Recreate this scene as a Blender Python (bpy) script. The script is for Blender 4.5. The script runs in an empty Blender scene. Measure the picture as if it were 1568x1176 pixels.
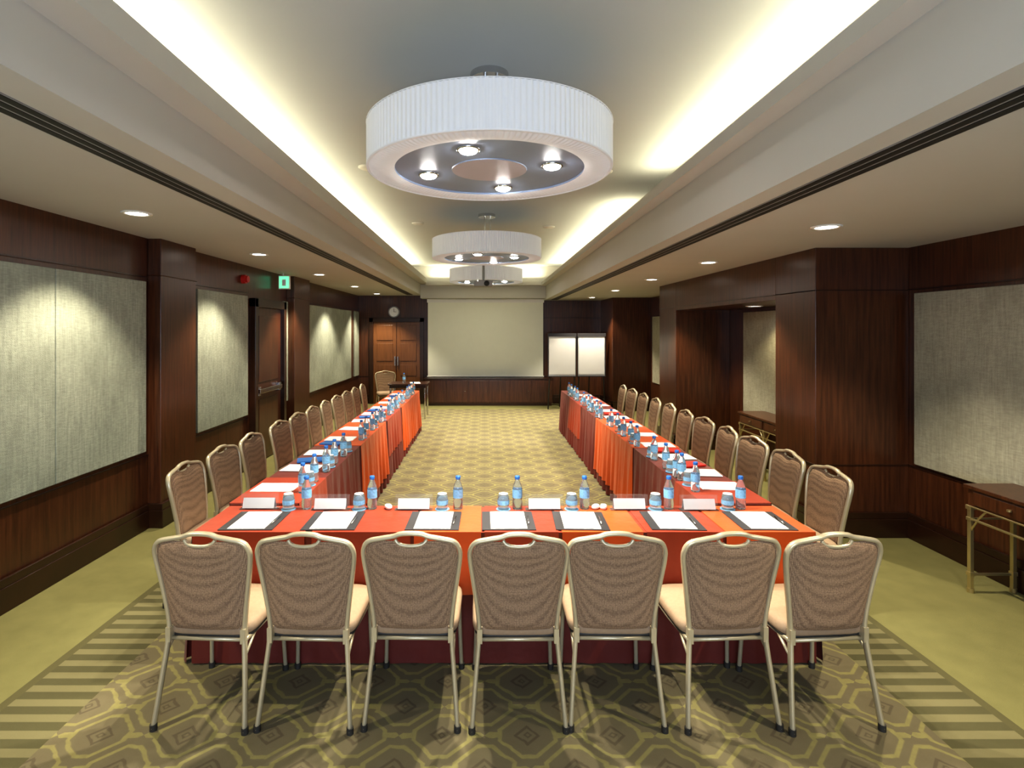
import bpy, math, random
from mathutils import Vector, Matrix
random.seed(7)
S = bpy.context.scene
COL = S.collection
pi = math.pi

# ------------------------------------------------------------------ mesh builder
class MB:
    def __init__(s):
        s.v=[]; s.f=[]; s.mi=[]; s.sm=[]
    def add(s, vs, fs, mat=0, smooth=False, M=None):
        o=len(s.v)
        for p in vs:
            p=Vector(p)
            if M is not None: p=M@p
            s.v.append(tuple(p))
        for f in fs:
            s.f.append([i+o for i in f]); s.mi.append(mat); s.sm.append(smooth)
    def box(s,x0,x1,y0,y1,z0,z1,mat=0,M=None):
        vs=[(x0,y0,z0),(x1,y0,z0),(x1,y1,z0),(x0,y1,z0),(x0,y0,z1),(x1,y0,z1),(x1,y1,z1),(x0,y1,z1)]
        fs=[(0,3,2,1),(4,5,6,7),(0,1,5,4),(1,2,6,5),(2,3,7,6),(3,0,4,7)]
        s.add(vs,fs,mat,False,M)
    def grid(s,fn,nu,nv,mat=0,smooth=True,wrapu=False,flip=False,M=None):
        vs=[];fs=[]
        cu = nu if wrapu else nu+1
        for j in range(nv+1):
            for i in range(cu):
                vs.append(fn(i/nu,j/nv))
        for j in range(nv):
            for i in range(nu):
                i2=(i+1)%cu if wrapu else i+1
                q=[j*cu+i,j*cu+i2,(j+1)*cu+i2,(j+1)*cu+i]
                if flip: q.reverse()
                fs.append(q)
        s.add(vs,fs,mat,smooth,M)
    def lathe(s,prof,c=(0,0,0),mat=0,seg=20,smooth=True,M=None):
        n=len(prof)-1
        def fn(u,v):
            r,z=prof[int(round(v*n))]
            a=2*pi*u
            return (c[0]+r*math.cos(a),c[1]+r*math.sin(a),c[2]+z)
        s.grid(fn,seg,n,mat,smooth,True,False,M)
    def cyl(s,c,r,h,mat=0,seg=20,M=None):
        s.lathe([(0.0001,0),(r,0)],c,mat,seg,False,M)
        s.lathe([(r,0),(r,h)],c,mat,seg,True,M)
        s.lathe([(r,h),(0.0001,h)],c,mat,seg,False,M)
    def tube(s,pts,r,mat=0,seg=8,closed=False,rx=None,M=None):
        pts=[Vector(p) for p in pts]; n=len(pts)
        rx = r if rx is None else rx
        vs=[];fs=[]
        up=Vector((0,1,0.01)).normalized()
        for i,p in enumerate(pts):
            if closed: t=pts[(i+1)%n]-pts[i-1]
            else: t=pts[min(i+1,n-1)]-pts[max(i-1,0)]
            t.normalize()
            u=up if abs(t.dot(up))<0.95 else Vector((1,0,0))
            a=t.cross(u).normalized(); b=a.cross(t).normalized()
            for k in range(seg):
                an=2*pi*k/seg
                vs.append(p+a*math.cos(an)*r+b*math.sin(an)*rx)
        m=n if closed else n-1
        for i in range(m):
            j=(i+1)%n
            for k in range(seg):
                k2=(k+1)%seg
                fs.append((i*seg+k,i*seg+k2,j*seg+k2,j*seg+k))
        if not closed:
            fs.append(tuple(range(seg-1,-1,-1))); fs.append(tuple((n-1)*seg+k for k in range(seg)))
        s.add(vs,fs,mat,True,M)
    def pad(s,c,h,e=0.3,mat=0,nu=32,nv=14,M=None):
        def sp(v,e): return math.copysign(abs(v)**e,v)
        def fn(u,v):
            a=2*pi*u; b=-pi/2+pi*v
            return (c[0]+h[0]*sp(math.cos(b),e)*sp(math.cos(a),e),c[1]+h[1]*sp(math.cos(b),e)*sp(math.sin(a),e),c[2]+h[2]*sp(math.sin(b),0.6))
        s.grid(fn,nu,nv,mat,True,True,False,M)
    def mesh(s,name,mats):
        me=bpy.data.meshes.new(name)
        me.from_pydata(s.v,[],s.f)
        for m in mats: me.materials.append(m)
        me.polygons.foreach_set('material_index',s.mi)
        me.polygons.foreach_set('use_smooth',s.sm)
        me.update()
        return me
    def obj(s,name,mats,loc=(0,0,0),rz=0,bevel=0):
        return place(name,s.mesh(name,mats),loc,rz,bevel)
def place(name,me,loc=(0,0,0),rz=0,bevel=0):
    o=bpy.data.objects.new(name,me); COL.objects.link(o)
    o.location=loc; o.rotation_euler=(0,0,rz)
    if bevel:
        b=o.modifiers.new('bevel','BEVEL'); b.width=bevel; b.segments=2; b.limit_method='ANGLE'
    return o
def smooth_path(P,n=6,closed=False):
    P=[Vector(p) for p in P]; out=[]
    N=len(P)
    rng=range(N if closed else N-1)
    for i in rng:
        if closed: p0,p1,p2,p3=P[i-1],P[i],P[(i+1)%N],P[(i+2)%N]
        else: p0,p1,p2,p3=P[max(i-1,0)],P[i],P[i+1],P[min(i+2,N-1)]
        for k in range(n):
            t=k/n
            out.append(0.5*((2*p1)+(-p0+p2)*t+(2*p0-5*p1+4*p2-p3)*t*t+(-p0+3*p1-3*p2+p3)*t**3))
    if not closed: out.append(P[-1])
    return out
def interp(x,T):
    if x<=T[0][0]: return T[0][1]
    for (a,b),(c,d) in zip(T,T[1:]):
        if x<=c: return b+(d-b)*(x-a)/(c-a)
    return T[-1][1]

# ------------------------------------------------------------------ materials
class G:
    def __init__(s,name):
        s.mat=bpy.data.materials.new(name); s.mat.use_nodes=True
        s.nt=s.mat.node_tree; s.b=s.nt.nodes['Principled BSDF']
        s.tc=None
    def node(s,t): return s.nt.nodes.new(t)
    def link(s,a,b): s.nt.links.new(a,b)
    def setin(s,sock,v):
        if isinstance(v,bpy.types.NodeSocket): s.link(v,sock)
        else: sock.default_value=v
    def m(s,op,a,b=None,c=None):
        n=s.node('ShaderNodeMath'); n.operation=op
        s.setin(n.inputs[0],a)
        if b is not None: s.setin(n.inputs[1],b)
        if c is not None: s.setin(n.inputs[2],c)
        return n.outputs[0]
    def mr(s,v,a,b):
        n=s.node('ShaderNodeMapRange'); s.link(v,n.inputs[0]); n.inputs[1].default_value=a; n.inputs[2].default_value=b
        return n.outputs[0]
    def mix(s,f,a,b):
        n=s.node('ShaderNodeMix'); n.data_type='RGBA'
        s.setin(n.inputs[0],f)
        s.setin(n.inputs[6],a if isinstance(a,bpy.types.NodeSocket) else (*a,1))
        s.setin(n.inputs[7],b if isinstance(b,bpy.types.NodeSocket) else (*b,1))
        return n.outputs[2]
    def obj(s):
        if not s.tc: s.tc=s.node('ShaderNodeTexCoord')
        return s.tc.outputs['Object']
    def mapped(s,scale):
        n=s.node('ShaderNodeMapping'); n.inputs['Scale'].default_value=scale
        s.link(s.obj(),n.inputs['Vector']); return n.outputs[0]
    def noise(s,scale,mscale=(1,1,1),detail=3,rough=0.5):
        n=s.node('ShaderNodeTexNoise'); n.inputs['Scale'].default_value=scale
        n.inputs['Detail'].default_value=detail; n.inputs['Roughness'].default_value=rough
        s.link(s.mapped(mscale),n.inputs['Vector']); return n.outputs['Fac']
    def xyz(s):
        n=s.node('ShaderNodeSeparateXYZ'); s.link(s.obj(),n.inputs[0]); return n.outputs
    def bump(s,h,strength=0.3,dist=0.01):
        n=s.node('ShaderNodeBump'); n.inputs['Strength'].default_value=strength
        n.inputs['Distance'].default_value=dist
        s.link(h,n.inputs['Height']); s.link(n.outputs[0],s.b.inputs['Normal'])
    def color(s,c):
        s.setin(s.b.inputs['Base Color'],c if isinstance(c,bpy.types.NodeSocket) else (*c,1))
    def p(s,**k):
        for a,v in k.items():
            s.setin(s.b.inputs[a.replace('_',' ')],v)
def simple(name,c,rough=0.5,metal=0,var=0.12,scale=8,bump=0,bscale=200):
    g=G(name)
    n=g.noise(scale)
    lo=tuple(x*(1-var) for x in c); hi=tuple(min(1,x*(1+var)) for x in c)
    g.color(g.mix(n,lo,hi)); g.p(Roughness=rough,Metallic=metal)
    if bump: g.bump(g.noise(bscale,detail=1),bump,0.003)
    return g.mat
def emit(name,c,st):
    g=G(name); g.color((0.8,0.8,0.8)); g.b.inputs['Emission Color'].default_value=(*c,1); g.b.inputs['Emission Strength'].default_value=st
    return g.mat
def wood(name,lo,hi,ms=(14,14,0.7),rough=0.32,line=None):
    g=G(name)
    n1=g.noise(3,ms,5,0.6); n2=g.noise(0.9,(1,1,0.4),2)
    c=g.mix(g.mr(n1,0.3,0.72),lo,hi)
    c2=g.mix(g.m('MULTIPLY',n2,0.5),c,tuple(x*0.55 for x in lo))
    g.color(c2); g.p(Roughness=rough)
    g.b.inputs['Coat Weight'].default_value=0.15
    g.b.inputs['Coat Roughness'].default_value=0.25
    g.bump(n1,0.06,0.002)
    return g.mat
M_wood=wood('mahogany_wood',(0.042,0.0140,0.0060),(0.132,0.044,0.0165))
M_wood_d=wood('mahogany_trim',(0.024,0.009,0.004),(0.050,0.018,0.008),(1,1,1),0.3)
M_door=wood('door_wood',(0.12,0.046,0.015),(0.24,0.095,0.032))
def grass(name,lo,hi):
    g=G(name)
    n=g.noise(45,(1,1,0.10),4,0.7); n2=g.noise(1.6,(1,1,1),5,0.65); n3=g.noise(220,(1,1,1),1); n4=g.noise(90,(0.2,0.2,1),2)
    f=g.m('ADD',g.m('MULTIPLY',g.mr(n,0.3,0.7),0.6),g.m('MULTIPLY',g.mr(n4,0.3,0.7),0.4))
    c=g.mix(f,lo,hi); c=g.mix(g.m('MULTIPLY',g.mr(n2,0.45,0.7),0.5),c,tuple(x*0.72 for x in lo))
    g.color(c); g.p(Roughness=0.9); g.bump(g.m('ADD',n,n3),0.6,0.006)
    return g.mat
M_fabL=grass('grasscloth_grey_green',(0.22,0.25,0.205),(0.43,0.465,0.39))
M_fabR=grass('grasscloth_beige',(0.27,0.26,0.20),(0.47,0.455,0.36))
M_ceil=simple('ceiling_paint',(0.50,0.49,0.455),0.9,0,0.03,2)
M_tray=simple('tray_ceiling_paint',(0.39,0.41,0.42),0.9,0,0.03,2)
M_black=simple('black_slot',(0.012,0.012,0.012),0.6)
M_white=simple('white_enamel',(0.8,0.8,0.78),0.5,0,0.02)
M_chrome=simple('chrome',(0.6,0.6,0.6),0.2,1.0,0.05)
M_frame=simple('champagne_metal',(0.55,0.49,0.35),0.36,0.5,0.05)
M_rubber=simple('dark_glide',(0.03,0.028,0.025),0.6)
M_brass=simple('antique_brass',(0.60,0.50,0.27),0.28,0.85,0.1)
M_paper=simple('white_paper',(0.80,0.81,0.84),0.8,0,0.02)
M_card=simple('name_card_stock',(0.46,0.49,0.55),0.8,0,0.05)
M_folder=simple('dark_folder',(0.035,0.034,0.04),0.45,0,0.15)
M_screen=simple('screen_fabric',(0.82,0.84,0.74),0.85,0,0.02)
M_plast=simple('grey_plastic',(0.25,0.25,0.26),0.5)
M_red=simple('red_plastic',(0.5,0.02,0.015),0.4)
M_blue=simple('blue_plastic',(0.02,0.13,0.45),0.4)
M_bluel=simple('blue_label',(0.18,0.40,0.66),0.5,0,0.5,90)
M_green=emit('exit_sign_green',(0.05,0.8,0.35),0.9)
M_em=emit('lamp_glow',(1.0,0.95,0.85),14)
def cloth(name,c,rough=0.5,sheen=0.3):
    g=G(name); n=g.noise(2.2,(1,1,1),4)
    g.color(g.mix(n,tuple(x*0.7 for x in c),tuple(min(1,x*1.25) for x in c))); g.p(Roughness=rough)
    g.b.inputs['Sheen Weight'].default_value=sheen*0.2
    g.bump(g.noise(9,(1,1,1),3),0.25,0.02)
    return g.mat
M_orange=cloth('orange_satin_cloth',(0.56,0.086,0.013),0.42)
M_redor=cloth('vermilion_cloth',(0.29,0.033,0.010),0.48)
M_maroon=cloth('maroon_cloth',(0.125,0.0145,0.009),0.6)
# chair upholstery
g=G('dotted_chair_fabric')
v=g.node('ShaderNodeTexVoronoi'); v.inputs['Scale'].default_value=130; v.inputs['Randomness'].default_value=0.3
g.link(g.mapped((1,1,1)),v.inputs['Vector'])
c=g.mix(g.m('MULTIPLY',v.outputs['Distance'],1.45),(0.44,0.295,0.185),(0.13,0.078,0.048))
g.color(g.mix(g.m('MULTIPLY',g.noise(3),0.25),c,(0.42,0.30,0.19))); g.p(Roughness=0.85)
g.bump(v.outputs['Distance'],0.5,0.003); M_chair=g.mat
M_seat=simple('seat_fabric',(0.33,0.235,0.155),0.85,0,0.15,60,0.2)
def glass(name,c,rough=0.03,ior=1.33,tr=0.92):
    g=G(name); g.color(c); g.p(Roughness=rough,IOR=ior); g.b.inputs['Transmission Weight'].default_value=tr; return g.mat
M_water=glass('bottle_plastic',(0.80,0.90,0.97))
M_glass=glass('drinking_glass',(0.86,0.93,0.95),0.02,1.2,0.9)
M_acryl=glass('clear_acrylic',(0.92,0.95,0.97),0.02,1.1,0.95)

# carpet
g=G('patterned_carpet')
x,y,z=g.xyz()
P=0.40
wob=g.noise(14,detail=2)
wv=g.m('MULTIPLY',g.m('SUBTRACT',wob,0.5),0.06)
px=g.m('ADD',g.m('DIVIDE',x,P),wv); py=g.m('ADD',g.m('DIVIDE',y,P),wv)
a=g.m('ABSOLUTE',g.m('SUBTRACT',g.m('FRACT',g.m('ADD',px,20.5)),0.5))
b=g.m('ABSOLUTE',g.m('SUBTRACT',g.m('FRACT',g.m('ADD',py,20.5)),0.5))
sA=g.m('ADD',a,b); s_=g.m('MINIMUM',sA,g.m('SUBTRACT',1.0,sA))
isB=g.m('GREATER_THAN',sA,0.5)
mA=g.m('MAXIMUM',a,b); mB=g.m('SUBTRACT',0.5,g.m('MINIMUM',a,b))
mm=g.m('ADD',g.m('MULTIPLY',isB,mB),g.m('MULTIPLY',g.m('SUBTRACT',1.0,isB),mA))
oct_=g.m('MAXIMUM',mm,g.m('MULTIPLY',s_,0.80))
def band(v,c,w): return g.mr(g.m('ABSOLUTE',g.m('SUBTRACT',v,c)),w+0.008,w-0.008)
ring=band(oct_,0.325,0.027)
bn=g.m('ADD',g.m('MULTIPLY',isB,g.m('SUBTRACT',0.5,b)),g.m('MULTIPLY',g.m('SUBTRACT',1.0,isB),b))
bar=g.m('MULTIPLY',g.m('LESS_THAN',bn,0.045),g.m('GREATER_THAN',mm,0.31))
yel=g.m('MAXIMUM',ring,bar)
dia=g.m('MAXIMUM',band(s_,0.135,0.024),band(s_,0.04,0.014))
nz=g.noise(7,detail=4); nf=g.noise(350,detail=2); nb=g.noise(28,detail=3)
base=g.mix(nz,(0.150,0.124,0.070),(0.205,0.175,0.102))
c=g.mix(g.m('MULTIPLY',yel,g.m('ADD',0.28,g.m('MULTIPLY',nb,0.65))),base,(0.37,0.34,0.115))
c=g.mix(g.m('MULTIPLY',dia,0.55),c,(0.075,0.054,0.036))
# borders
rung=g.m('LESS_THAN',g.m('FRACT',g.m('ADD',g.m('DIVIDE',y,0.112),50.0)),0.48)
bc=g.mix(rung,(0.095,0.088,0.037),(0.215,0.195,0.095))
cx=g.m('SUBTRACT',x,0.05); ax=g.m('ABSOLUTE',cx)
rungedge=g.m('GREATER_THAN',ax,2.46)
bc=g.mix(rungedge,bc,(0.11,0.10,0.040))
plain=g.mix(nz,(0.19,0.18,0.066),(0.275,0.26,0.10))
c=g.mix(g.m('GREATER_THAN',ax,2.07),c,bc)
outside=g.m('MAXIMUM',g.m('GREATER_THAN',ax,2.51),g.m('GREATER_THAN',y,13.3))
c=g.mix(outside,c,plain)
c=g.mix(g.m('MULTIPLY',nf,0.25),c,(0.10,0.09,0.04))
g.color(c); g.p(Roughness=0.95); g.bump(nf,0.5,0.006)
M_carpet=g.mat

# ------------------------------------------------------------------ room shell
ZL,ZR=2.78,2.655
YB=14.3; Y0=-2.0; XL,XR=-3.25,3.9
mb=MB(); mb.box(XL-0.2,XR+0.2,Y0-0.1,YB+0.2,-0.1,0); mb.obj('floor',[M_carpet])
mb=MB(); mb.box(XL-0.2,XL,Y0-0.1,YB+0.1,0,3.6); mb.obj('wall_left',[M_wood])
mb=MB(); mb.box(XR,XR+0.2,Y0-0.1,YB+0.1,0,3.6); mb.obj('wall_right',[M_wood])
mb=MB(); mb.box(XL,XR,YB,YB+0.2,0,3.6); mb.obj('wall_back',[M_wood])
mb=MB(); mb.box(XL,XR,Y0-0.2,Y0,0,3.6); mb.obj('wall_front',[M_fabR])
mb=MB()
mb.box(3.04,XR,5.1,5.8,0,ZR); mb.box(3.04,XR,8.82,9.64,0,ZR); mb.box(3.04,XR,5.8,8.82,2.21,ZR)
mb.box(3.0,XR,13.0,YB,0,ZR)
mb.obj('wall_right_pier',[M_wood],bevel=0.004)
# ceiling
mb=MB()
mb.box(XL,XR,Y0,YB,3.5,3.6,1)
mb.box(XL,-1.6,Y0,YB,ZL,3.04); mb.box(XL,-1.42,Y0,YB,3.04,3.09); mb.box(-1.44,-1.42,Y0,13.6,3.09,3.16); mb.box(XL,-1.9,Y0,YB,3.09,3.5)
mb.box(1.52,XR,Y0,YB,ZR,2.99); mb.box(1.40,XR,Y0,YB,2.99,3.03); mb.box(1.40,1.42,Y0,13.6,3.03,3.07); mb.box(1.9,XR,Y0,YB,3.03,3.5)
mb.box(-1.6,1.52,13.82,YB,2.69,3.03); mb.box(-1.44,1.42,13.6,YB,3.0,3.05); mb.box(-1.44,1.42,13.6,13.62,3.05,3.09); mb.box(-1.9,1.9,14.0,YB,3.05,3.5)
mb.obj('ceiling',[M_ceil,M_tray])
# slot diffusers
for (xa,xb,zz) in ((-1.95,-1.79,ZL),(1.66,1.82,ZR)):
    mb=MB(); w=(xb-xa)
    mb.box(xa,xb,Y0+0.02,13.9,zz-0.004,zz,0)
    for k in range(3):
        c0=xa+w*(0.17+0.33*k)
        mb.box(c0-0.018,c0+0.018,Y0+0.02,13.9,zz-0.007,zz-0.001,1)
    mb.obj('linear_air_diffuser',[M_plast,M_black])
# baseboards
def baseb(name,segs):
    mb=MB()
    for (x0,x1,y0,y1) in segs:
        mb.box(x0,x1,y0,y1,0,0.17); 
        cx,cy=(x0+x1)/2,(y0+y1)/2; hx,hy=(x1-x0)/2-0.008,(y1-y0)/2-0.008
        if hx<0.01: hx=(x1-x0)/2
        mb.box(cx-hx,cx+hx,cy-hy,cy+hy,0.17,0.23)
    mb.obj(name,[M_wood_d],bevel=0.004)
baseb('baseboard_left',[(XL,XL+0.04,Y0,5.35),(XL,XL+0.04,6.0,7.6),(XL,XL+0.04,8.9,9.1),(XL,XL+0.04,9.9,YB),(XL,-3.08,5.31,6.04),(XL,-3.08,9.06,9.94)])
baseb('baseboard_right',[(XR-0.04,XR,Y0,5.1),(3.0,XR,5.06,5.1),(3.0,3.04,5.06,5.84),(3.0,3.04,8.78,9.68),(XR-0.04,XR,5.8,8.8),(3.0,XR,8.78,8.82),(XR-0.04,XR,9.66,13.0),(2.96,XR,12.96,13.0),(2.96,3.0,12.96,YB)])
baseb('baseboard_back',[(XL,-2.98,YB-0.04,YB),(1.75,2.95,YB-0.04,YB)])
# pilasters
for (y0,y1) in ((5.35,6.0),(9.1,9.9)):
    mb=MB(); mb.box(XL,-3.12,y0,y1,0,ZL); mb.box(XL,-3.11,y0-0.01,y1+0.01,2.42,2.43); mb.obj('pilaster',[M_wood],bevel=0.006)
# horizontal trims
def trim(name,boxes,mat=None):
    mb=MB()
    for b_ in boxes: mb.box(*b_)
    mb.obj(name,[mat or M_wood_d],bevel=0.002)
trim('trim_1',[(XL,XL+0.012,Y0,5.35,z,z+0.012) for z in (0.69,2.40)]+[(XL,XL+0.012,6.0,7.6,z,z+0.012) for z in (0.69,2.40)]+[(XL,XL+0.012,10,YB,z,z+0.012) for z in (0.69,2.40)])
trim('trim_2',[(XR-0.012,XR,Y0,5.1,z,z+0.012) for z in (0.655,2.26)]+[(3.04,XR,5.092,5.1,z,z+0.008) for z in (0.655,2.26)]+[(3.032,3.04,5.1,5.8,z,z+0.008) for z in (0.655,2.26)]+[(3.032,3.04,5.092,9.64,2.26,2.268)])
trim('trim_3',[(XL,XR,YB-0.01,YB,z,z+0.012) for z in (0.70,2.2)])
# fabric panels
def fpanel(side,y0,y1,z0,z1,mat,seams=()):
    mb=MB(); ys=[y0]+list(seams)+[y1]
    for a_,b_ in zip(ys,ys[1:]):
        if side=='L': mb.box(XL,XL+0.035,a_+0.003,b_-0.003,z0,z1)
        else: mb.box(XR-0.035,XR,a_+0.003,b_-0.003,z0,z1)
    mb.obj('fabric_wall_panel',[mat],bevel=0.006)
fpanel('L',Y0+0.1,5.28,0.74,2.36,M_fabL,(1.85,4.16))
fpanel('L',6.22,7.55,0.74,2.36,M_fabL)
fpanel('L',8.90,9.09,0.74,2.36,M_fabL)
fpanel('L',10.15,13.4,0.74,2.36,M_fabL,(11.7,))
fpanel('L',13.75,14.22,0.74,2.36,M_fabL)
fpanel('R',Y0+0.1,5.0,0.69,2.23,M_fabR,(2.2,))
fpanel('R',5.85,8.3,0.60,2.16,M_fabR)
fpanel('R',9.9,12.8,0.69,2.2,M_fabR)
# left side door
mb=MB(); x=XL
mb.box(x,x+0.09,7.66,7.76,0,2.34,0); mb.box(x,x+0.09,8.76,8.86,0,2.34,0); mb.box(x,x+0.09,7.66,8.86,2.22,2.34,0)
mb.box(x,x+0.03,7.76,8.76,0.01,2.22,1)
for (za,zb) in ((0.15,0.9),(1.15,2.1)):
    mb.box(x+0.03,x+0.042,7.9,8.62,za,zb,1)
mb.box(x+0.06,x+0.10,7.8,8.65,1.0,1.06,2); mb.box(x+0.03,x+0.08,7.8,7.88,0.97,1.09,2); mb.box(x+0.03,x+0.08,8.57,8.65,0.97,1.09,2)
mb.obj('door_1',[M_wood_d,M_wood,M_chrome],bevel=0.004)
# back double door
mb=MB(); y=YB
mb.box(-2.96,-2.86,y-0.08,y,0,2.2,0); mb.box(-1.66,-1.56,y-0.08,y,0,2.2,0); mb.box(-2.96,-1.56,y-0.08,y,2.1,2.2,0)
for (xa,xb) in ((-2.86,-2.265),(-2.255,-1.66)):
    mb.box(xa,xb,y-0.04,y,0.01,2.1,1)
    for (za,zb) in ((0.12,0.62),(0.72,1.0),(1.1,1.55),(1.63,2.02)):
        mb.box(xa+0.09,xb-0.09,y-0.055,y-0.04,za,zb,1)
mb.box(-2.31,-2.28,y-0.10,y-0.04,0.98,1.22,2); mb.box(-2.24,-2.21,y-0.10,y-0.04,0.98,1.22,2)
mb.obj('door_2',[M_wood_d,M_door,M_chrome],bevel=0.004)
# window behind the camera
mb=MB()
mb.box(-1.7,-1.62,Y0,Y0+0.06,0.8,2.6); mb.box(1.62,1.7,Y0,Y0+0.06,0.8,2.6); mb.box(-1.7,1.7,Y0,Y0+0.06,0.74,0.82); mb.box(-1.7,1.7,Y0,Y0+0.06,2.56,2.64); mb.box(-0.03,0.03,Y0,Y0+0.06,0.8,2.6)
mb.obj('window_1',[M_white],bevel=0.004)

# ------------------------------------------------------------------ lights helpers
def spot(parent,loc,power,size,blend=0.6,col=(1,0.87,0.64),r=0.04):
    l=bpy.data.lights.new('spot_light','SPOT'); l.energy=power; l.spot_size=math.radians(size); l.spot_blend=blend; l.color=col; l.shadow_soft_size=r
    o=bpy.data.objects.new('lamp_beam',l); COL.objects.link(o); o.parent=parent; o.location=loc; return o
def area(name,loc,rot,sx,sy,power,col):
    l=bpy.data.lights.new(name,'AREA'); l.shape='RECTANGLE'; l.size=sx; l.size_y=sy; l.energy=power; l.color=col
    o=bpy.data.objects.new(name,l); COL.objects.link(o); o.location=loc; o.rotation_euler=rot; return o
# downlights
mb=MB(); mb.lathe([(0.105,0.0),(0.105,-0.006),(0.075,-0.008),(0.072,0.0)],mat=0,seg=28); mb.lathe([(0.0001,-0.003),(0.073,-0.003)],mat=1,seg=28,smooth=False)
me_dl=mb.mesh('recessed_downlight',[M_white,M_em])
for xx,zz,ys in ((-2.62,ZL,(-0.3,1.9,4.18,6.45,8.8,11.2,13.5)),(2.5,ZR,(-0.3,1.9,4.06,6.2,8.3,10.6,12.9))):
    for yy in ys:
        o=place('recessed_downlight',me_dl,(xx,yy,zz-0.001))
        spot(o,(0,0,-0.03),(160 if yy>8 else 138) if yy>3 else 108,102,0.5)
# niche light
o=place('recessed_downlight',me_dl,(3.5,7.2,2.209)); spot(o,(0,0,-0.03),25,120,0.6,(1,0.84,0.5))
WARM=(1.0,0.89,0.58)
area('cove_light',(-1.74,6.3,3.24),(pi,0,0),0.06,14.4,98,WARM)
area('cove_light',(1.74,2.3,3.22),(pi,0,0),0.06,6.4,43,WARM)
area('cove_light',(1.74,10.1,3.22),(pi,0,0),0.06,6.6,47,WARM)
area('cove_light',(-0.95,13.84,3.2),(pi,0,0),0.8,0.06,7,WARM)
area('cove_light',(1.05,13.84,3.2),(pi,0,0),0.8,0.06,7,WARM)
area('window_daylight',(0,Y0+0.08,1.75),(pi/2+0.3,0,0),3.1,1.7,160,(0.62,0.76,1.0))

# ------------------------------------------------------------------ drum chandeliers
g=G('pleated_shade'); g.color((0.60,0.60,0.62)); g.p(Roughness=0.8)
g.b.inputs['Emission Color'].default_value=(0.88,0.93,1.0,1); g.b.inputs['Emission Strength'].default_value=0.08
M_shade=g.mat
M_disc=simple('grey_disc',(0.19,0.24,0.34),0.4,0.0,0.05)
M_discc=simple('centre_disc',(0.40,0.37,0.44),0.4,0,0.05)
M_emb=emit('spot_bulb',(1,0.97,0.92),90)
SP=[(-0.12,-0.40),(0.38,-0.10),(-0.39,0.10),(0.10,0.42)]
def drum():
    mb=MB(); R=0.75; H=0.25; N=900
    def side(u,v):
        a=2*pi*u; r=R+0.0035*math.cos(a*150); return (r*math.cos(a),r*math.sin(a),H*v)
    mb.grid(side,N,2,0,True,True)
    mb.lathe([(0.754,0.0),(0.754,-0.006),(0.742,-0.010),(0.738,0.0)],mat=0,seg=96)
    mb.lathe([(0.754,H),(0.756,H+0.004),(0.742,H+0.008)],mat=0,seg=96)
    def bot(u,v):
        a=2*pi*u; r=0.745-(0.745-0.585)*v; return (r*math.cos(a),r*math.sin(a),0.0+0.003*math.cos(a*150)*(1-v)-0.012*math.sin(pi*v))
    mb.grid(bot,N,4,0,True,True)
    mb.lathe([(0.585,0),(0.585,0.012),(0.235,0.012),(0.232,0.006)],mat=1,seg=96,smooth=False)
    mb.lathe([(0.232,0.006),(0.0001,0.006)],mat=2,seg=96,smooth=False)
    mb.lathe([(0.75,H),(0.0001,H)],mat=0,seg=96,smooth=False)
    for (px_,py_) in SP:
        mb.lathe([(0.066,0.012),(0.066,0.002),(0.055,0.0),(0.052,0.004)],(px_,py_,0),3,24)
        mb.lathe([(0.053,0.002),(0.045,-0.008),(0.03,-0.014),(0.0001,-0.017)],(px_,py_,0),4,24,True)
    mb.cyl((0,0,H),0.09,0.03,3,28)
    for k in range(3):
        a=2*pi*k/3; mb.cyl((0.05*math.cos(a),0.05*math.sin(a),H),0.012,0.34,3,10)
    mb.cyl((0,0,0.57),0.12,0.04,3,32)
    return mb.mesh('drum_chandelier',[M_shade,M_disc,M_discc,M_chrome,M_emb])
me_dr=drum()
for yy in (-0.75,3.47,7.7,11.5):
    o=place('drum_chandelier',me_dr,(0.03,yy,2.889))
    for (a,b) in SP: spot(o,(a,b,-0.055),130 if yy<9 else 155,98,0.5,(1,0.90,0.70),0.03)
# ceiling discs
mb=MB(); mb.lathe([(0.0001,-0.02),(0.07,-0.02),(0.09,-0.008),(0.09,0)],mat=0,seg=28)
me_sp=mb.mesh('ceiling_speaker',[M_ceil])
for p in ((-1.15,5.45),(1.2,5.6),(-0.35,7.6-2.0+0.2),(-1.0,8.3),(1.0,8.6)): place('ceiling_speaker',me_sp,(p[0],p[1],3.5))

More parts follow.
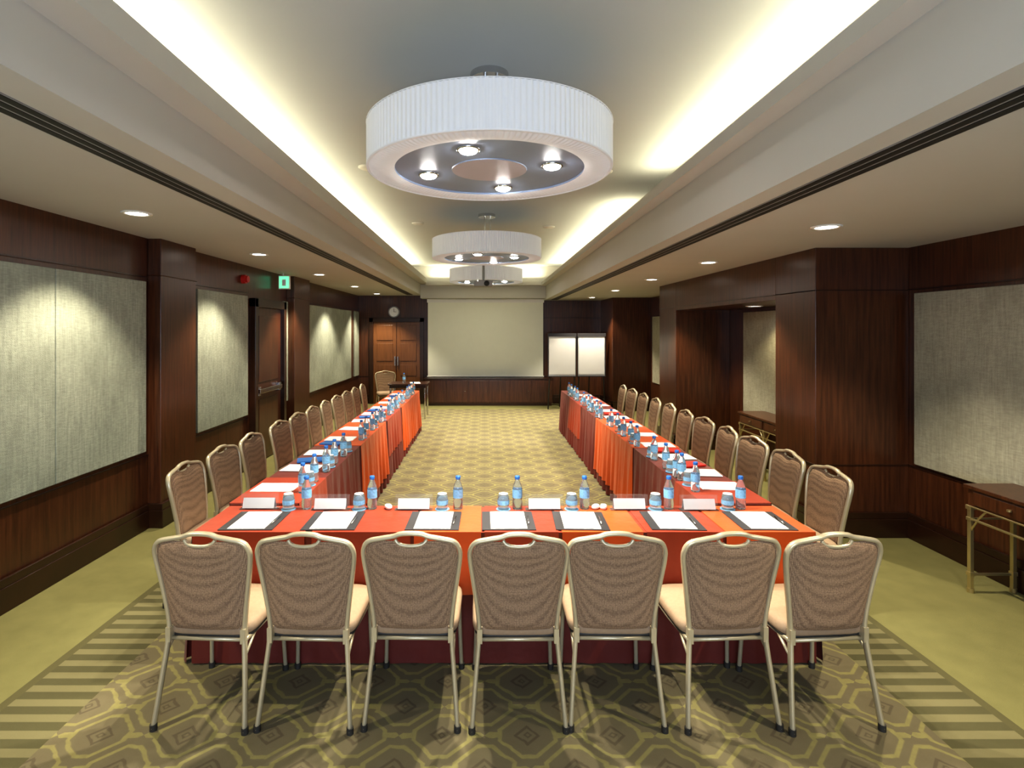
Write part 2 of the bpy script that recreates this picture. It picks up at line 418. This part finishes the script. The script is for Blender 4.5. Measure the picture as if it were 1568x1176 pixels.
# ------------------------------------------------------------------ chair
def chair_mesh():
    mb=MB()
    half=[(0.222,-0.275,0.012),(0.205,-0.238,0.22),(0.188,-0.208,0.42),(0.192,-0.206,0.52),(0.214,-0.222,0.68),(0.231,-0.240,0.80),(0.229,-0.252,0.855),(0.203,-0.262,0.893),(0.14,-0.267,0.909),(0.085,-0.269,0.919),(0.05,-0.270,0.931)]
    full=half+[(0,-0.271,0.935)]+[(-a,b,c) for a,b,c in reversed(half)]
    mb.tube(smooth_path(full,6),0.0115,0,8,rx=0.017)
    W=[(0.455,0.155),(0.47,0.177),(0.50,0.185),(0.68,0.206),(0.80,0.223),(0.85,0.219),(0.875,0.203),(0.895,0.165)]
    Y=[(0.45,-0.205),(0.52,-0.207),(0.68,-0.224),(0.80,-0.243),(0.9,-0.266)]
    def zt(u,v):
        top=0.900-0.020*math.exp(-(u*0.2/0.055)**4)
        bot=0.452
        return bot+v*(top-bot)
    def mk(sign,thick):
        def fn(u,v):
            uu=2*u-1; z=zt(uu,v); w=interp(0.455+v*0.44,W)
            edge=(max(0,1-abs(uu)**5)*max(0,1-abs(2*v-1)**10))**0.5
            return (uu*w, interp(z,Y)-0.012*(1-uu*uu)+sign*thick*edge, z)
        return fn
    mb.grid(mk(-1,0.020),20,22,1,True,flip=False)
    mb.grid(mk(1,0.034),20,22,1,True,flip=True)
    # handle inner lip
    mb.tube(smooth_path([(-0.075,-0.270,0.905),(-0.055,-0.275,0.884),(0,-0.278,0.877),(0.055,-0.275,0.884),(0.075,-0.270,0.905)],5),0.009,0,6)
    # seat
    mb.pad((0,0.015,0.445),(0.222,0.222,0.042),0.32,2)
    mb.pad((0,0.015,0.412),(0.212,0.212,0.016),0.25,3)
    for s in (-1,1):
        mb.tube(smooth_path([(s*0.19,-0.215,0.405),(s*0.20,0,0.400),(s*0.20,0.16,0.398),(s*0.200,0.195,0.37),(s*0.205,0.205,0.2),(s*0.212,0.218,0.012)],5),0.0115,0,8)
        mb.box(s*0.185-0.012,s*0.185+0.012,-0.225,-0.19,0.39,0.46,0)
        mb.cyl((s*0.222,-0.275,0),0.017,0.03,3,10); mb.cyl((s*0.212,0.218,0),0.017,0.03,3,10)
        mb.tube([(s*0.197,-0.225,0.33),(s*0.197,-0.12,0.40)],0.008,0,6)
    mb.tube([(-0.2,0.17,0.395),(0.2,0.17,0.395)],0.01,0,8); mb.tube([(-0.19,-0.2,0.40),(0.19,-0.2,0.40)],0.01,0,8)
    return mb.mesh('banquet_chair',[M_frame,M_chair,M_seat,M_rubber])
me_ch=chair_mesh()
for i,x in enumerate((-1.335,-0.845,-0.345,0.16,0.635,1.165,1.645)):
    place('banquet_chair',me_ch,(x,2.90+random.uniform(-0.01,0.01),0),math.radians((-3,-2,-1,0.5,-1,3,4)[i]))
LY=[4.02,4.58,5.15,5.85,6.42,6.98,7.55,8.12,8.7,9.27,9.85]
RY=[3.88,4.42,4.97,5.52,6.08,6.66,7.24,7.83,8.43,9.05,9.68]
for y in LY: place('banquet_chair',me_ch,(-1.91,y,0),-pi/2+math.radians(random.uniform(-4,4)))
for y in RY: place('banquet_chair',me_ch,(2.16,y,0),pi/2+math.radians(random.uniform(-4,4)))
place('banquet_chair',me_ch,(-2.25,12.75,0),pi+0.3)

# ------------------------------------------------------------------ tables
H=0.75
def skirt_off(s,z): 
    k=max(0.0,1-z/H)**0.8
    return k*(0.022*math.sin(s*34)+0.012*math.sin(s*61+1.3))+0.03*k
def table(x0,x1,y0,y1,overlays,axis,topmat,flat=''):
    mb=MB()
    mb.box(x0,x1,y0,y1,H-0.03,H,topmat)
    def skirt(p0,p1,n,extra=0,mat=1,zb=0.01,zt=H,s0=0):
        L=(Vector(p1)-Vector(p0)).length; nu=max(8,int(L/0.022))
        fl=0.15 if (('L' in flat and n[0]<0) or ('R' in flat and n[0]>0) or ('F' in flat and n[1]<0)) else 1.0
        def fn(u,v):
            z=zt+(zb-zt)*v; o=skirt_off(s0+u*L,z)*fl+extra
            return (p0[0]+(p1[0]-p0[0])*u+n[0]*o,p0[1]+(p1[1]-p0[1])*u+n[1]*o,z)
        mb.grid(fn,nu,8,mat,True)
    skirt((x0,y0),(x1,y0),(0,-1)); skirt((x1,y1),(x0,y1),(0,1)); skirt((x1,y0),(x1,y1),(1,0)); skirt((x0,y1),(x0,y0),(-1,0))
    for (a,b,zb,mt) in overlays:
        if axis=='y':
            mb.box(x0-0.008,x1+0.008,a,b,H,H+0.005,mt)
            skirt((x1,a),(x1,b),(1,0),0.008,mt,zb,H+0.005,a-y0); skirt((x0,b),(x0,a),(-1,0),0.008,mt,zb,H+0.005,y1-b)
        else:
            mb.box(a,b,y0-0.008,y1+0.008,H,H+0.005,mt)
            skirt((a,y0),(b,y0),(0,-1),0.008,mt,zb,H+0.005,a-x0); skirt((b,y1),(a,y1),(0,1),0.008,mt,zb,H+0.005,x1-b)
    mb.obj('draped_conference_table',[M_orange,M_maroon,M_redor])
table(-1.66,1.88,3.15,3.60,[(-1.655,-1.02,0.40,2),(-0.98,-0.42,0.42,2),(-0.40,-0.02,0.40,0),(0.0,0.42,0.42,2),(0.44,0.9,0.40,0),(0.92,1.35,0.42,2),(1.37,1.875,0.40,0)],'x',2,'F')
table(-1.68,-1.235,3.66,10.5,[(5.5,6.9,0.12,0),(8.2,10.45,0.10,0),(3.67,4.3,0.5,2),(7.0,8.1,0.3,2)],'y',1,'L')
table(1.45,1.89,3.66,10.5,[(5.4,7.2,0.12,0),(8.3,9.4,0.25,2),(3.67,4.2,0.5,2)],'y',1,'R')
# presenter table
mb=MB(); mb.box(-2.05,-1.22,11.75,12.4,0.72,0.75,0)
for (a,b) in ((-2.0,11.8),(-1.27,11.8),(-2.0,12.35),(-1.27,12.35)): mb.tube([(a,b,0.0),(a,b,0.72)],0.02,1,8)
mb.box(-2.02,-1.25,11.78,12.37,0.66,0.72,0)
mb.obj('side_table',[M_wood_d,M_chrome],bevel=0.003)

# ------------------------------------------------------------------ table things
mb=MB()
mb.lathe([(0.0001,0.0),(0.028,0.0),(0.031,0.006),(0.031,0.05),(0.028,0.06),(0.031,0.07),(0.031,0.128),(0.026,0.150),(0.0145,0.178),(0.0125,0.186),(0.0125,0.192),(0.0001,0.192)],mat=0,seg=18)
mb.lathe([(0.0316,0.072),(0.0316,0.126)],mat=1,seg=18)
mb.lathe([(0.015,0.188),(0.016,0.190),(0.016,0.206),(0.014,0.209),(0.0001,0.209)],mat=2,seg=18)
me_bt=mb.mesh('water_bottle',[M_water,M_bluel,M_blue])
mb=MB()
mb.lathe([(0.0001,0),(0.046,0),(0.046,0.003),(0.0001,0.003)],mat=1,seg=22,smooth=False)
mb.lathe([(0.036,0.004),(0.038,0.05),(0.034,0.085),(0.028,0.098),(0.0001,0.1)],mat=0,seg=20)
mb.lathe([(0.0335,0.004),(0.0355,0.05),(0.031,0.082),(0.0001,0.086)],mat=0,seg=20)
mb.lathe([(0.0375,0.035),(0.0382,0.05),(0.0372,0.062)],mat=1,seg=20)
mb.lathe([(0.029,0.1005),(0.0001,0.1005)],mat=2,seg=20,smooth=False)
me_gl=mb.mesh('drinking_glass',[M_glass,M_bluel,M_paper])
mb=MB(); mb.box(-0.155,0.155,-0.16,0.16,0,0.004,0); mb.box(-0.105,0.105,-0.1485,0.1485,0.004,0.007,1)
mb.tube([(0.118,-0.07,0.008),(0.125,0.06,0.008)],0.0035,2,6)
me_fo=mb.mesh('writing_pad',[M_folder,M_paper,M_chrome])
mb=MB(); mb.box(-0.105,0.105,-0.1485,0.1485,0,0.004,0); mb.box(-0.1,0.1,-0.14,0.14,0.004,0.006,0)
me_pa=mb.mesh('paper_sheet',[M_paper])
mb=MB()
mb.box(-0.12,0.12,-0.025,0.025,0,0.003,0); mb.box(-0.12,0.12,0.0,0.003,0.003,0.095,0)
mb.box(-0.10,0.10,-0.03,-0.028,0.0,0.065,1,Matrix.Rotation(-0.35,4,'X')); mb.box(-0.10,0.10,0.018,0.020,0.0,0.065,1,Matrix.Rotation(0.3,4,'X'))
me_nc=mb.mesh('name_card_holder',[M_acryl,M_card])
def nbk(m):
    mb=MB(); mb.box(-0.075,0.075,-0.105,0.105,0,0.012,0); mb.box(-0.072,0.077,-0.102,0.102,0.002,0.010,1); return mb.mesh('notebook',[m,M_paper])
me_nbr=nbk(M_red); me_nbb=nbk(M_blue)
T=H+0.0055
for x in (-1.37,-0.90,-0.30,0.14,0.57,1.12,1.64):
    place('writing_pad',me_fo,(x,3.325,T),math.radians(random.uniform(-3,3)))
for x in (-1.14,-0.72,-0.17,0.21,0.64,1.18,1.64): place('water_bottle',me_bt,(x,3.555,T))
for x in (-1.25,-0.80,-0.27,0.12,0.555,1.09,1.55): place('drinking_glass',me_gl,(x,3.54,T))
for x,y in ((-1.44,3.555),(-0.98,3.54),(-0.45,3.54),(0.38,3.54),(0.92,3.54),(1.36,3.53)): place('name_card_holder',me_nc,(x,y,T))
me_mint=MB(); me_mint.pad((0,0,0.014),(0.035,0.022,0.014),0.8,0,12,6); me_mint=me_mint.mesh('wrapped_sweet',[M_paper])
for x in (-0.615,0.76,0.71): place('wrapped_sweet',me_mint,(x,3.55,T),random.uniform(0,3))
def side_items(ys,xo,xi,rot):
    s=1 if xi>xo else -1
    for k,y in enumerate(ys):
        if y<3.85: continue
        place('paper_sheet',me_pa,(xo+s*0.17,y+random.uniform(-0.03,0.03),T),rot+random.uniform(-0.12,0.12))
        place('water_bottle',me_bt,(xi-s*0.045,y-0.10+random.uniform(-0.03,0.03),T))
        place('drinking_glass',me_gl,(xi-s*0.055,y+0.05+random.uniform(-0.03,0.03),T))
        if k%3!=2: place('water_bottle',me_bt,(xi-s*0.05,y+0.17,T))
        if k%4==1: place('notebook',me_nbb if s>0 else me_nbr,(xo+s*0.15,y+0.28,T),rot+0.3)
        if k%4==3: place('notebook',me_nbr if s<0 and k%2 else me_nbb,(xo+s*0.15,y-0.27,T),rot-0.2)
side_items(LY,-1.68,-1.235,pi/2)
side_items([4.05]+RY[1:],1.89,1.45,pi/2)
place('paper_sheet',me_pa,(-1.5,12.0,0.751),0.2)
place('water_bottle',me_bt,(-1.75,12.05,0.751))

# ------------------------------------------------------------------ back wall things
mb=MB(); y=14.2
mb.box(-1.47,1.52,y-0.02,y+0.08,2.60,2.685,1); mb.box(-1.45,1.5,y,y+0.006,0.71,2.6,0)
mb.tube([(-1.47,y+0.003,0.71),(1.52,y+0.003,0.71)],0.014,1,8)
mb.obj('projection_screen',[M_screen,M_white])
mb=MB(); mb.box(-1.5,1.7,13.88,14.17,0.06,0.66,0); mb.box(-1.52,1.72,13.86,14.17,0.66,0.69,1); mb.box(-1.48,1.68,13.9,14.17,0,0.06,1)
for k in range(6):
    a=-1.48+k*0.53; mb.box(a+0.01,a+0.51,13.865,13.88,0.09,0.63,0); mb.cyl((a+0.46,13.855,0.36),0.012,0.012,2,10)
mb.obj('low_cabinet',[M_wood,M_wood_d,M_chrome],bevel=0.003)
def flip(x,y,rz):
    mb=MB()
    mb.box(-0.33,0.33,-0.01,0.01,0.80,1.80,1); mb.box(-0.31,0.31,-0.02,-0.01,0.84,1.74,0)
    mb.box(-0.34,0.34,-0.035,-0.005,1.74,1.82,2); mb.box(-0.33,0.33,-0.06,-0.01,0.78,0.80,2)
    mb.box(-0.34,-0.32,-0.015,0.01,0.78,1.8,2); mb.box(0.32,0.34,-0.015,0.01,0.78,1.8,2)
    for s in (-1,1): mb.tube([(s*0.25,0.03,1.75),(s*0.33,0.03,0.0)],0.016,2,8)
    mb.tube([(0,0.04,1.75),(0,0.45,0.0)],0.014,2,8)
    mb.obj('flip_chart',[M_paper,M_white,M_folder],(x,y,0),rz)
flip(1.85,13.25,0.0); flip(2.56,13.3,0.0)
Rx=Matrix.Rotation(pi/2,4,'X')
mb=MB(); mb.lathe([(0.0001,0),(0.125,0)],mat=0,seg=36,smooth=False,M=Rx); mb.lathe([(0.12,-0.01),(0.12,0.02),(0.145,0.02),(0.15,-0.02)],mat=1,seg=36,M=Rx)
mb.box(-0.005,0.005,-0.012,-0.008,0,0.09,2); mb.box(0,0.065,-0.012,-0.008,-0.004,0.004,2)
mb.obj('wall_clock',[M_white,M_plast,M_black],(-2.33,YB-0.03,2.36))
mb=MB(); mb.box(-0.17,0.17,-0.14,0.14,0,0.10,0); mb.cyl((0,0,0.10),0.025,0.69,0,12); mb.box(-0.1,0.1,-0.08,0.08,0.10,0.12,0)
mb.lathe([(0.05,0.14),(0.05,0.17),(0.035,0.165),(0.0001,0.15)],(0.06,-0.05,0),1,20,M=Matrix.Rotation(pi/2,4,'X')@Matrix.Translation((0,0.1,0)))
mb.obj('ceiling_projector',[M_plast,M_black],(-0.02,10.4,2.71),bevel=0.008)
# exit sign & alarm
mb=MB(); mb.box(-0.085,0.085,-0.02,0.02,0,0.21,0); mb.box(-0.075,0.075,-0.023,0.023,0.015,0.195,1)
mb.box(-0.03,0.03,-0.026,-0.022,0.05,0.15,0); mb.cyl((-0.02,0,0.21),0.01,0.04,0,10)
mb.obj('exit_sign',[M_white,M_green],(-3.10,8.6,ZL-0.25))
mb=MB(); mb.cyl((0,0,0),0.06,0.05,0,24,M=Matrix.Rotation(pi/2,4,'Y')); mb.cyl((0,0,0.05),0.045,0.03,0,24,M=Matrix.Rotation(pi/2,4,'Y'))
mb.obj('fire_alarm',[M_red],(XL,7.45,2.58))
# console tables
def console(x0,x1,y0,y1):
    mb=MB(); z=0.78
    mb.box(x0-0.01,x1,y0-0.01,y1+0.01,z-0.025,z,0); mb.box(x0+0.01,x1,y0+0.01,y1-0.01,z-0.15,z-0.025,0)
    n=2
    for k in range(n):
        a=y0+0.06+k*(y1-y0-0.06)/n; b=a+(y1-y0-0.06)/n-0.06
        mb.box(x0,x0+0.012,a,b,z-0.135,z-0.04,0); mb.cyl((x0-0.012,(a+b)/2,z-0.09),0.014,0.012,1,12)
    ly=(y0+0.02,(y0+y1)/2,y1-0.02)
    for a in (x0+0.02,x1-0.03):
        for b in ly:
            mb.box(a-0.014,a+0.014,b-0.014,b+0.014,0,z-0.15,1)
            mb.box(a-0.021,a+0.021,b-0.021,b+0.021,z-0.18,z-0.15,1); mb.cyl((a,b,0),0.022,0.03,1,12); mb.box(a-0.019,a+0.019,b-0.019,b+0.019,0.12,0.15,1)
            mb.box(a-0.019,a+0.019,b-0.019,b+0.019,z-0.26,z-0.235,1)
    mb.box(x0+0.012,x0+0.028,y0+0.02,y1-0.02,z-0.255,z-0.24,1)
    mb.box(x0+0.002,x0+0.01,y0,y1,z-0.16,z-0.148,1)
    for p,q in zip(ly,ly[1:]):
        d=0.13
        for (s0,e0) in (((p,z-0.25),(p+d,z-0.155)),((q,z-0.25),(q-d,z-0.155))):
            mb.tube([(x0+0.02,s0[0],s0[1]-0.09),(x0+0.02,(s0[0]+e0[0])/2,s0[1]+0.02),(x0+0.02,e0[0],e0[1])],0.008,1,6)
    for b in (y0+0.02,y1-0.02): mb.box(x0+0.02,x1-0.03,b-0.006,b+0.006,z-0.255,z-0.24,1); mb.box(x0+0.02,x1-0.03,b-0.008,b+0.008,0.12,0.14,1)
    mb.obj('console_table',[M_wood,M_brass],bevel=0.003)
console(3.50,3.86,2.7,4.04); console(3.50,3.86,6.3,7.65)

# ------------------------------------------------------------------ world, camera
w=bpy.data.worlds.new('room_ambient'); S.world=w; w.use_nodes=True
w.node_tree.nodes['Background'].inputs[0].default_value=(0.75,0.82,1,1); w.node_tree.nodes['Background'].inputs[1].default_value=0.05
cam=bpy.data.cameras.new('camera'); co=bpy.data.objects.new('camera',cam); COL.objects.link(co)
co.location=(0,0,1.9); co.rotation_euler=(pi/2,0,0)
cam.sensor_width=36; cam.lens=19.51; cam.shift_x=0.0268; cam.shift_y=-0.0529; cam.clip_start=0.05
S.camera=co
S.view_settings.view_transform='Standard'
for lk in ('Medium High Contrast','Standard - Medium High Contrast'):
    try:
        S.view_settings.look=lk; print('look',lk); break
    except Exception as e: print(e)
S.view_settings.exposure=0.42
